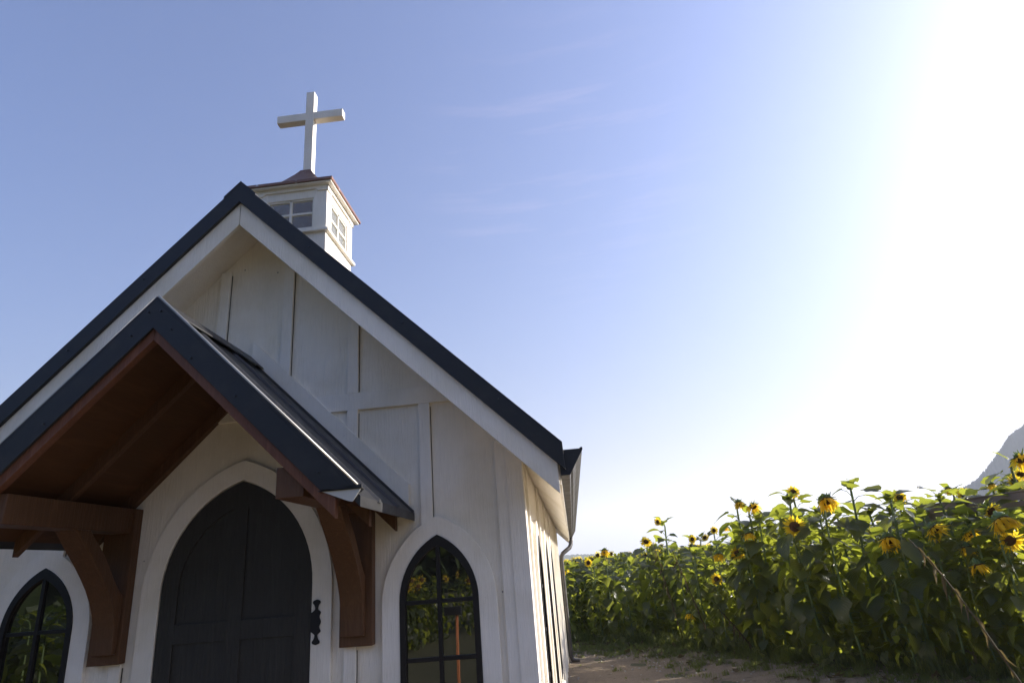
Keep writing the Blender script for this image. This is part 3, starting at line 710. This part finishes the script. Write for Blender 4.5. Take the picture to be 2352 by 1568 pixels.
# blooms one can tell apart: photo pixel, distance behind the front edge, facing, size, words
SPOTS = [
 (1297,1308, .2, -1.3, 2, 1.0, "pale yellow sunflower just right of the chapel downspout, low at the edge of the field"),
 (1351,1291, .3, -1.9, 0, 1.0, "yellow sunflower looking up, second bloom to the right of the downspout"),
 (1389,1267, .1, -1.5, 1, 1.25, "broad drooping sunflower near the chapel with a ragged fringe of petals"),
 (1484,1244, .1, -1.7, 3, 1.15, "bright sunflower under the lone tall stalk left of the middle of the field"),
 (1510,1197, .4, -2.4, 0, .85, "small sunflower on the lone tall stalk rising against the white sky at left"),
 (1590,1237, 1.6, -1.6, 0, .85, "small sunflower with a dark disc on the skyline, left one of a loose pair"),
 (1619,1233, 2.0, -1.2, 3, .85, "small yellow sunflower on the skyline just right of its twin"),
 (1640,1217, 2.3, -1.7, 0, .85, "small round sunflower facing the camera on the skyline left of the tall clump"),
 (1667,1211, 2.2, -2.3, 1, .80, "pale tiny sunflower at the skyline touching the left side of the tall clump"),
 (1697,1155, .0, -1.6, 1, 1.15, "nodding sunflower at the top left corner of the tall clump"),
 (1731,1162, .1, -1.4, 2, 1.15, "ragged sunflower hanging beside the top left bloom of the tall clump"),
 (1822,1131, .3, -1.8, 0, 1.0, "round sunflower standing up against the sky on top of the tall clump"),
 (1899,1152, .0, -1.5, 1, 1.75, "large nodding sunflower high in the tall clump with long yellow petals"),
 (1825,1208, -.15, -1.9, 0, 1.60, "large sunflower with a wide brown disc facing the camera in the tall clump"),
 (1720,1226, -.1, -1.1, 4, 1.35, "wilting sunflower hanging at the left flank of the tall clump"),
 (1650,1274, -.15, -1.7, 1, 1.3, "drooping sunflower low beside the left flank of the tall clump"),
 (1694,1269, .0, -1.5, 3, 1.2, "sunflower turned down half hidden by leaves under the tall clump flank"),
 (1646,1329, -.25, -1.6, 0, 1.0, "small open sunflower facing the camera halfway down the field edge"),
 (1583,1411, -.3, -1.9, 4, 1.15, "withered sunflower hanging low near the dried stalks"),
 (2042,1240, -.2, -1.6, 1, 1.65, "big sunflower hanging face down below a glossy leaf right of the tall clump"),
 (2148,1216, -.1, -1.3, 2, 1.45, "wide brown and yellow sunflower turned down beneath the brown rail"),
 (2067,1143, .9, -1.8, 0, .95, "small round sunflower alone on the skyline left of the brown rail"),
 (2178,1123, 2.0, -2.3, 1, .90, "pale ragged sunflower above the left end of the brown rail"),
 (2216,1136, 1.6, -1.7, 0, 1.05, "golden sunflower with a dark disc just above the brown rail"),
 (2278,1113, 2.3, -2.1, 4, .95, "tattered sunflower in front of the foot of the mountain"),
 (2331,1105, 1.9, -1.6, 0, 1.05, "sunflower with a big dark disc in front of the mountain near the photo edge"),
 (2344,1088, 2.2, -1.9, 3, .95, "sunflower above its neighbour in front of the mountain at the photo edge"),
 (2346,1053, .9, -1.5, 2, 1.45, "highest sunflower of all, hanging in front of the mountain at the photo edge"),
 (2302,1196, -.2, -1.6, 1, 1.85, "largest nodding sunflower under the brown rail at the right"),
 (2278,1175, .2, -1.1, 3, 1.15, "sunflower tucked behind the largest nodding bloom at the right"),
 (2227,1226, .3, -1.3, 2, 1.2, "limp sunflower between the two big nodding blooms right of the clump"),
 (2221,1258, .1, -1.7, 4, 1.15, "half closed sunflower on a curved neck below the brown rail"),
 (2321,1241, .0, -1.5, 3, 1.4, "flat open sunflower near the right edge below the largest bloom"),
 (2246,1298, -.1, -.9, 4, 1.35, "brown wilted sunflower lying on leaves at the right"),
]
random.seed(11)
def head_rel(v, neck_fd): return PLANTS[v][2]
for i, (u, v, back, az, hd, hs, lab) in enumerate(SPOTS):
    d = ray(u, v); hz = Vector((d.x, d.y)); hz.normalize()
    best = None
    for k in range(400):        # where this line of sight crosses the field edge
        s = ELEN*k/399*.999; ex, ey, nx, ny = edge_pt(s)
        rx, ry = ex-CAM.x, ey-CAM.y; off = abs(rx*hz.y-ry*hz.x)
        if best is None or off < best[0]: best = (off, math.hypot(rx, ry))
    dist = best[1]+back; t = dist/math.hypot(d.x, d.y); P = CAM+d*t
    vr = i % len(PLANTS); tip = PLANTS[vr][2]
    h = (P.z-G)/(tip[2]-.02)*2.0; k = h/2
    ca_, sa_ = math.cos(az), math.sin(az)
    ox = (tip[0]+.03)*k; oy = tip[1]*k
    hs = hs*.9; o = sunflower(P.x-(ox*ca_-oy*sa_), P.y-(ox*sa_+oy*ca_), h, az, vr, hd, hs, None, lab)
    o.scale = (k, k, k)
    for c_ in o.children:       # facing blooms look out sideways, nodding ones hang face down
        if c_.name.startswith("flower_head"): c_.rotation_euler = (0, {0: 1.5, 1: 2.75, 2: 2.5, 3: 2.15, 4: 2.9}[hd]+random.uniform(-.12, .12), random.uniform(-.25, .25))
nspot = len(SPOTS)
# the mass of the field: every plant of its own as far as the first 300, nearest first
def edge_depth(x, y):       # metres behind the front edge (negative on the path)
    best = None
    for (x0, y0), (x1, y1) in zip(EDGE, EDGE[1:]):
        dx, dy = x1-x0, y1-y0; l2 = dx*dx+dy*dy; t = max(0, min(1, ((x-x0)*dx+(y-y0)*dy)/l2)); l = math.sqrt(l2)
        d = math.hypot(x-x0-dx*t, y-y0-dy*t); sg = 1 if ((x-x0)*(-dy)+(y-y0)*dx)/l > 0 else -1
        if best is None or d < abs(best): best = d*sg
    return best
pts = []                    # planting rows run towards the low sun, so the light comes down the aisles
ux, uy = math.sin(R(68)), math.cos(R(68))
for ri in range(-16, 26):
    for k in range(-30, 70):
        x = 5+ri*.69*(-uy)+k*.335*ux+random.uniform(-.07, .07); y = 6+ri*.69*ux+k*.335*uy+random.uniform(-.07, .07)
        dp_ = edge_depth(x, y)
        if -.12 < dp_ < 6.0 and y > -1: pts.append((x, y, 0 if dp_ < .35 else 1 if dp_ < .8 else 2))
vis = [(math.hypot(x-CAM.x, y-CAM.y)+r_*.35, x, y, r_) for x, y, r_ in pts if in_view(x, y, .9) or in_view(x, y, 1.5)]
vis.sort()
NIND = 300-nspot
for k, (dd, x, y, r_) in enumerate(vis[:NIND]):
    dp_ = edge_depth(x, y); h = crown_h(x, y)*random.uniform(.86, 1.03)*(1-.30*max(0, min(1, (dp_-.9)/.7))*(1 if azc(x, y) < 26 else 0));  # hidden rows shortened so sunlight passes over them to the path
    a_ = azc(x, y); zn = 0 if a_ < 4 else 1 if a_ < 9 else 2 if a_ < 14 else 3 if a_ < 19.5 else 4 if a_ < 25 else 5 if a_ < 31 else 6
    W_ = ["beside the chapel downspout", "left of the field middle", "left of the tall clump", "left half of the tall clump", "right half of the tall clump", "below the brown rail", "near the right photo edge"][zn]
    lab = ("leafy bloomless sunflower in the front row, " if r_ == 0 else "leafy bloomless sunflower in the second row, " if r_ == 1 else "bloomless sunflower behind the front rows, ")+W_
    sunflower(x, y, h, random.uniform(0, 6.28), random.randrange(8), None, 1, None, lab, ("front row" if r_ == 0 else "second row" if r_ == 1 else "rows behind")+" of bloomless sunflowers "+W_)
# small low weeds of the field hem and everything further out: one mass
def far_plants(name, spots, seed, low=True, label="", bloom=.35, tmpl=5):
    rg = np.random.default_rng(seed); T_ = []
    for i in range(tmpl):
        st, lv, tip, neck = plant_geo(seed*10+i, 17 if low else 22, 2.0, False, low and i < 3)
        ca, pe, di = head_geo(seed+i, 14, .5, .075, False)
        T_.append((st.arr(), lv.arr(), ca.arr(), pe.arr(), di.arr(), tip, neck))
    g = Geo()
    for x, y, h, az, bl, *hsz in spots:
        ti = rg.integers(3, tmpl) if (bl and low) else rg.integers(0, 3) if low else rg.integers(tmpl)
        st, lv, ca, pe, di, tip, neck = T_[ti]; k = h/2.0; Rz = rotz(az); off = np.array([x, y, G])
        g.add((st[0]*k)@Rz.T+off, st[1], st[2], 0); g.add((lv[0]*np.array([k*1.1, k*1.1, k]))@Rz.T+off, lv[1], lv[2], 1)
        if bl:
            Rh = rotx(rg.uniform(-.5, .5))@roty(neck*.8+rg.uniform(-.2, .9)); hh_ = hsz[0] if hsz else rg.uniform(.55, .85)
            for arr_, mi in ((ca, 0), (pe, 2), (di, 3)):
                V = (arr_[0]*hh_)@Rh.T + tip*k; g.add(V@Rz.T+off, arr_[1], arr_[2], mi)
    me = g.mesh(name, [M_stem, M_leaf, M_petal, M_disc])
    return tag(link(name, me), label, "sunflower field", None, 'stuff')
far = [(x, y, crown_h(x, y)*random.uniform(.88, 1.03)*(.7 if azc(x, y) < 26 else 1), random.uniform(0, 6.28), False) for dd, x, y, r_ in vis[NIND:]]
ang = random.Random(5)
for i in range(2600):
    a = ang.uniform(-4, 46); dd = 15+45*ang.random()**1.5
    x = CAM.x+dd*math.sin(R(a)); y = CAM.y+dd*math.cos(R(a))
    # stay behind the row mass
    h = crown_h(x, y); h = min(h, 1.75)+ang.uniform(-.12, .10)
    far.append((x, y, h, ang.uniform(-2.4, -.8), ang.random() < .22))
for i in range(420):    # between the rows and the far mass
    s = ang.uniform(0, ELEN-.1); ex, ey, nx, ny = edge_pt(s); t_ = ang.uniform(6.0, 10)
    x, y = ex+nx*t_, ey+ny*t_; h = min(crown_h(x, y), 1.75)*ang.uniform(.92, 1.03)*(.75 if azc(x, y) < 26 else 1)
    far.append((x, y, h, ang.uniform(-2.4, -.8), ang.random() < .2))
far_plants("sunflower_field", far, 31, True, "far rows of the sunflower field fading behind the plants at its front edge")
# the field on the other side of the chapel green: it is what the front windows mirror
opp = []
rr = random.Random(9)
for i in range(620):
    t_ = rr.random(); s = rr.uniform(0, 4.5)**1.0
    # edge from (-3.1,-2.4) to (0.6,-10.5), then to (7,-13)
    if t_ < .75: q_ = t_/.75; ex, ey = -3.6+2.4*q_, -2.6-10.4*q_; nx, ny = -.97, -.22
    else: q_ = (t_-.75)/.25; ex, ey = -1.2+9*q_, -13-1.5*q_; nx, ny = -.16, -.98
    opp.append((ex+nx*s, ey+ny*s, rr.uniform(1.22, 1.45), rr.uniform(0, 1.9), t_ > .4 and rr.random() < .5, rr.uniform(.6, .85)))
for i in range(260):
    opp.append((-3.8-rr.random()*5.5, -1.6+rr.uniform(-1.0, 1.6), rr.uniform(1.6, 2.05), rr.uniform(0, 6.3), False, 1))
far_plants("sunflower_field", opp, 47, False, "sunflower rows opposite the chapel door, seen mirrored in its front windows")
# dried stalks leaning out of the front edge
def dried_stalk(P0, P1, sag, label, seed, nl=9, rad=.011):
    rg = np.random.default_rng(seed); P0 = Vector(P0); P1 = Vector(P1); o = tag(empty("dried_stalk", P0), label, "dried stalk")
    pts = []
    for k in range(11):
        t = k/10; p = P0.lerp(P1, t)-P0; p.z += sag*math.sin(math.pi*t)*(.6+.4*t); pts.append(p)
    g = Geo(); V, F = tube_geo([tuple(p) for p in pts], list(np.interp(np.linspace(0, 1, 11), [0, 1], [rad, rad*.5])), 7); g.add(V, F)
    s_ = link("stem", g.mesh("stem", [M_dry]), o, False)
    g = Geo()
    for k in range(nl):
        t = .25+.72*k/nl; i = t*10; a = pts[int(i)]; b_ = pts[min(10, int(i)+1)]; p = np.array(a.lerp(b_, i-int(i)))
        V, F, U = leaf_geo(rg, rg.uniform(.08, .20), rg.uniform(-1.2, 1.2), rg.uniform(.08, .22), 2, LW, .5)
        V = V@rotx(rg.uniform(-1, 1)).T@roty(rg.uniform(1.2, 1.65)).T@rotz(rg.uniform(0, 6.28)).T+p+np.array([0, 0, -.0]); g.add(V, F, U)
    link("hanging_leaves", g.mesh("hanging_leaves", [M_dry]), o, False)
    return o
def at(u, v, dist):
    d = ray(u, v); return CAM+d*(dist/math.hypot(d.x, d.y))
def gnd(u, v):
    d = ray(u, v); return CAM+d*((G-CAM.z)/d.z)
p0 = at(2415, 1640, 6.5); p0.z = G; dried_stalk(p0, at(2085, 1235, 6.9), .16, "long pale broken stalk leaning across the dark leaves at the lower right", 3, 10, .009)
dried_stalk(gnd(1640, 1490), at(1543, 1262, 10.6), .05, "dried stalk with hanging withered leaves near the left of the field", 5, 14, .010)
dried_stalk(gnd(1575, 1487), at(1500, 1245, 10.9), .03, "thin withered stem beside the lone tall sunflower stalk", 8, 12, .008)
dried_stalk(gnd(1740, 1500), at(1648, 1395, 9.8), .02, "short broken stalk leaning at the foot of the tall clump", 9, 6, .013)
# brown rail through the flowers
a_ = at(2120, 1178, 10.6); b_ = at(2420, 1137, 9.2); dr = (b_-a_); b_ = a_+dr*2.2
rail = tag(empty("rail", a_), "long weathered brown rail standing in the sunflowers at the right, in front of the mountain", "rail")
M_rail = painted_wood("weathered_brown_metal", (.26,.20,.165), dirt=.5, gs=(8,8,60), rough=.6, gb=.2)
def bar(p, q_, h0, h1, th, name, mt, parent):
    d = (q_-p).normalized(); n_ = Vector((-d.y, d.x, 0)).normalized()*th/2; m = MB(); v = []
    for e in (p, q_):
        for sgn, hz_ in ((-1, h0), (1, h0), (1, h1), (-1, h1)): v.append(m.bm.verts.new(e+n_*sgn+Vector((0, 0, hz_))))
    for f in ((0,1,2,3),(7,6,5,4),(0,4,5,1),(1,5,6,2),(2,6,7,3),(3,7,4,0)): m.bm.faces.new([v[i] for i in f])
    return m.build(name, mt, parent, .003)
bar(a_, b_, .0, .085, .05, "rail_beam", M_rail, rail)
bar(a_, b_, .088, .103, .08, "rail_flange", M_rail, rail); bar(a_, b_, -.07, -.012, .035, "rail_beam", M_rail, rail)
for t in (.04, .5, .95):
    p = a_.lerp(b_, t); m = MB(); m.box(p.x-.04, p.x+.04, p.y+.03, p.y+.10, G, p.z+.10); m.build("rail_post", M_rail, rail, .004)
# orange post mirrored in the right window
M_orange = painted_wood("orange_post_paint", (.55,.20,.08), dirt=.3)
po = tag(empty("signpost", (.35, -4.6, G)), "thin orange wooden post with a small black board, mirrored in the right front window", "post")
m = MB(); m.box(.335, .365, -4.62, -4.59, G, .93); m.build("post", M_orange, po, .003)
m = MB(); m.box(.20, .42, -4.585, -4.56, .86, .96); m.build("board", M_metal, po, .006)
# grass and weeds along the hem of the field and on the path
def tufts(name, spots, label):
    g = Geo(); rg = np.random.default_rng(77)
    for x, y, hgt, nb, rad in spots:
        n = nb; az = rg.uniform(0, 6.28, n); r0 = rad*np.sqrt(rg.random(n)); bx = x+r0*np.cos(az*1.7); by = y+r0*np.sin(az*1.7)
        h = hgt*rg.uniform(.5, 1.2, n); ln = rg.uniform(.2, .9, n)*h; wd = rg.uniform(.003, .007, n)
        cx_, sx_ = np.cos(az), np.sin(az)
        def P(f, wf, zf): return np.stack([bx+cx_*ln*f-sx_*wd*wf, by+sx_*ln*f+cx_*wd*wf, G-.01+h*zf], 1)
        V = np.stack([P(0,-1,0), P(0,1,0), P(.35,.8,.6), P(.35,-.8,.6), P(1,.1,1), P(1,-.1,1)], 1).reshape(-1, 3)
        i0 = np.arange(n)[:, None]*6
        F = np.concatenate([i0+np.array([[0,1,2,3]]), i0+np.array([[3,2,4,5]])])
        g.add(V, F)
    return tag(link(name, g.mesh(name, [M_grass])), label, "grass", None, 'stuff')
rr = random.Random(21); sp = []
for i in range(1500):
    s = rr.uniform(.3, ELEN-.1); ex, ey, nx, ny = edge_pt(s); t_ = rr.gauss(-.35, .45)
    sp.append((ex+nx*t_, ey+ny*t_, rr.uniform(.05, .20)*(1.3 if t_ > -.3 else .5), rr.randint(14, 34), rr.uniform(.04, .13)))
for i in range(380):
    s = rr.uniform(.0, ELEN-.1); ex, ey, nx, ny = edge_pt(s); t_ = -.3-abs(rr.gauss(0, 1.1))
    sp.append((ex+nx*t_, ey+ny*t_, rr.uniform(.02, .07), rr.randint(8, 26), rr.uniform(.05, .16)))
tufts("grass", sp, "short grass and weeds growing at the foot of the sunflowers and in patches on the path")
# broad-leaved weeds hanging at the foot of the front row: low leaf litter of the hem
g = Geo(); rg = np.random.default_rng(55)
for i in range(900):
    s = rg.uniform(.3, ELEN-.1); ex, ey, nx, ny = edge_pt(s); t_ = rg.normal(.12, .22)
    V, F, U = leaf_geo(rg, rg.uniform(.06, .17), rg.uniform(.2, 1.2), .85, 2)
    V = V@rotx(rg.uniform(-.6, .6)).T@roty(rg.uniform(-.5, 1.2)).T@rotz(rg.uniform(0, 6.28)).T+np.array([ex+nx*t_, ey+ny*t_, G+rg.uniform(.03, .55)**1.0]); g.add(V, F, U)
tag(link("undergrowth", g.mesh("undergrowth", [M_leaf])), "low leafy undergrowth crowding the foot of the sunflower stems", "undergrowth", None, 'stuff')

# small stones and dead leaves lying on the path
rr = random.Random(33); g = Geo(); rg = np.random.default_rng(34); g2_ = Geo()
for i in range(900):
    s = rr.uniform(0, ELEN-.1); ex, ey, nx, ny = edge_pt(s); t_ = -abs(rr.gauss(0, 1.6)); c0 = np.array([ex+nx*t_, ey+ny*t_, G+.008]); q_ = rr.uniform(.006, .022)
    A = [c0+q_*np.array([math.cos(k*1.57+.3*rr.random()), math.sin(k*1.57+.3*rr.random()), -.3]) for k in range(4)]; B = [c0+q_*.6*np.array([math.cos(k*1.57+.5), math.sin(k*1.57+.5), .9*rr.random()+.3]) for k in range(4)]
    g.add(np.array(A+B), [(0,1,5,4), (1,2,6,5), (2,3,7,6), (3,0,4,7), (4,5,6,7)])
for i in range(700):
    s = rr.uniform(.3, ELEN-.1); ex, ey, nx, ny = edge_pt(s); t_ = -abs(rr.gauss(0, .7))+.2
    V, F, U = leaf_geo(rg, rg.uniform(.04, .13), rg.uniform(-1.2, 1.2), rg.uniform(.4, .9), 2)
    V = V@rotx(rg.uniform(-.5, .5)).T@rotz(rg.uniform(0, 6.28)).T+np.array([ex+nx*t_, ey+ny*t_, G+.02]); g2_.add(V, F, U)
M_stone = mat("path_stones", (.27,.24,.20), .9)
tag(link("stones", g.mesh("stones", [M_stone])), "small pale stones scattered on the sandy path", "stones", None, 'stuff')
tag(link("leaf_litter", g2_.mesh("leaf_litter", [M_dry])), "dry brown fallen leaves lying along the foot of the sunflowers", "fallen leaves", None, 'stuff')
# ------------------------------------------------------------------ far land
M_hill = mat("forested_slope", (.045,.065,.045), .95, .1)
_n = noise(M_hill, .02, 6, .7); L(M_hill, mixc(M_hill, (.025,.04,.028), (.07,.09,.06), _n.outputs[0]), bc(M_hill))
def hillmesh(name, prof, dist, depth, seed, tree=2.5):
    """prof: (azimuth, elevation of crest) ; a real slope rising away from the viewer, with a wooded crest"""
    rg = np.random.default_rng(seed); azs = np.linspace(prof[0][0], prof[-1][0], 1200); V = []; F = []
    crest = np.interp(azs, [p[0] for p in prof], [p[1] for p in prof]); rows = 26
    jit = rg.normal(0, 1, 1200); jit = .5*jit+.5*np.convolve(rg.normal(0, 3, 1200), np.ones(9)/9, 'same')
    for j in range(rows):
        f = j/(rows-1)
        for i, a in enumerate(azs):
            d_ = dist+depth*(f-1)*.999
            Hc = dist*math.tan(R(crest[i])) + (jit[i]*tree if f > .97 else rg.normal(0, tree*.6))
            z = G-2 + (Hc+CAM.z+2)*(f**1.25)
            V.append((CAM.x+d_*math.sin(R(a)), CAM.y+d_*math.cos(R(a)), z))
    n = len(azs)
    F = [(j*n+i, j*n+i+1, (j+1)*n+i+1, (j+1)*n+i) for j in range(rows-1) for i in range(n-1)]
    # far side, so the mass is closed
    b0 = len(V)
    for i, a in enumerate(azs):
        d_ = dist+depth*.6; V.append((CAM.x+d_*math.sin(R(a)), CAM.y+d_*math.cos(R(a)), G-2))
    F += [((rows-1)*n+i, (rows-1)*n+i+1, b0+i+1, b0+i) for i in range(n-1)]
    o = link(name, mesh_np(name, V, F, [M_hill], smooth=False)); return tag(o, kind='structure')
MD = 1100
hillmesh("mountain", [(26, .4), (28.5, 1.2), (30.4, 2.9), (31.6, 3.6), (33.0, 4.9), (34.2, 6.2), (35.1, 6.7), (37, 8.2), (41, 10.5), (46, 15), (50, 16.5), (56, 13), (70, 6)], MD, 330, 4, 1.3)  # out-of-view crest raised to lift the haze top, kept low beneath the sun
hillmesh("hills", [(-60, 1.3), (-30, 1.2), (-8, .9), (-2, .85), (2, .6), (4, .3), (10, .2), (20, .2), (30, .3)], MD*1.1, 200, 6, .8)
# wooded ridge behind the camera, mirrored in the windows
g = Geo(); rg = np.random.default_rng(91)
for i in range(7000):
    a = rg.uniform(150, 262); d_ = rg.uniform(48, 62); x = CAM.x+d_*math.sin(R(a)); y = CAM.y+d_*math.cos(R(a))
    top = 7+3.0*math.sin(a*.35)+1.6*math.sin(a*1.3+1); z = G+top*rg.random()**.7; s_ = rg.uniform(.7, 1.5)
    V = np.array([(-s_,0,-s_*.5), (s_*.6,0,-s_*.7), (s_,0,s_*.5), (-s_*.5,0,s_*.8)])@rotx(rg.uniform(-1, 1)).T@rotz(rg.uniform(0, 6.3)).T+np.array([x, y, z])
    g.add(V, [(0,1,2,3)])
tag(link("woods", g.mesh("woods", [M_tree])), "dark wood beyond the opposite field, mirrored in the tops of the windows", "wood", None, 'stuff')
# ------------------------------------------------------------------ the bright summer haze between here and the mountain
M_haze = D.materials.new("haze_air"); M_haze.use_nodes = True; _t = M_haze.node_tree; _t.nodes.clear()
_o = _t.nodes.new("ShaderNodeOutputMaterial"); _v = _t.nodes.new("ShaderNodeVolumePrincipled")
_v.inputs["Color"].default_value = (.91, .95, 1.0, 1); _v.inputs["Density"].default_value = 0.00036; _v.inputs["Anisotropy"].default_value = .25
_t.links.new(_v.outputs[0], _o.inputs["Volume"])
m = MB(); m.box(-4500, 4500, -400, 5200, G-3.5, 350); hz_o = m.build("haze", M_haze); tag(hz_o, None, None, None, 'stuff')
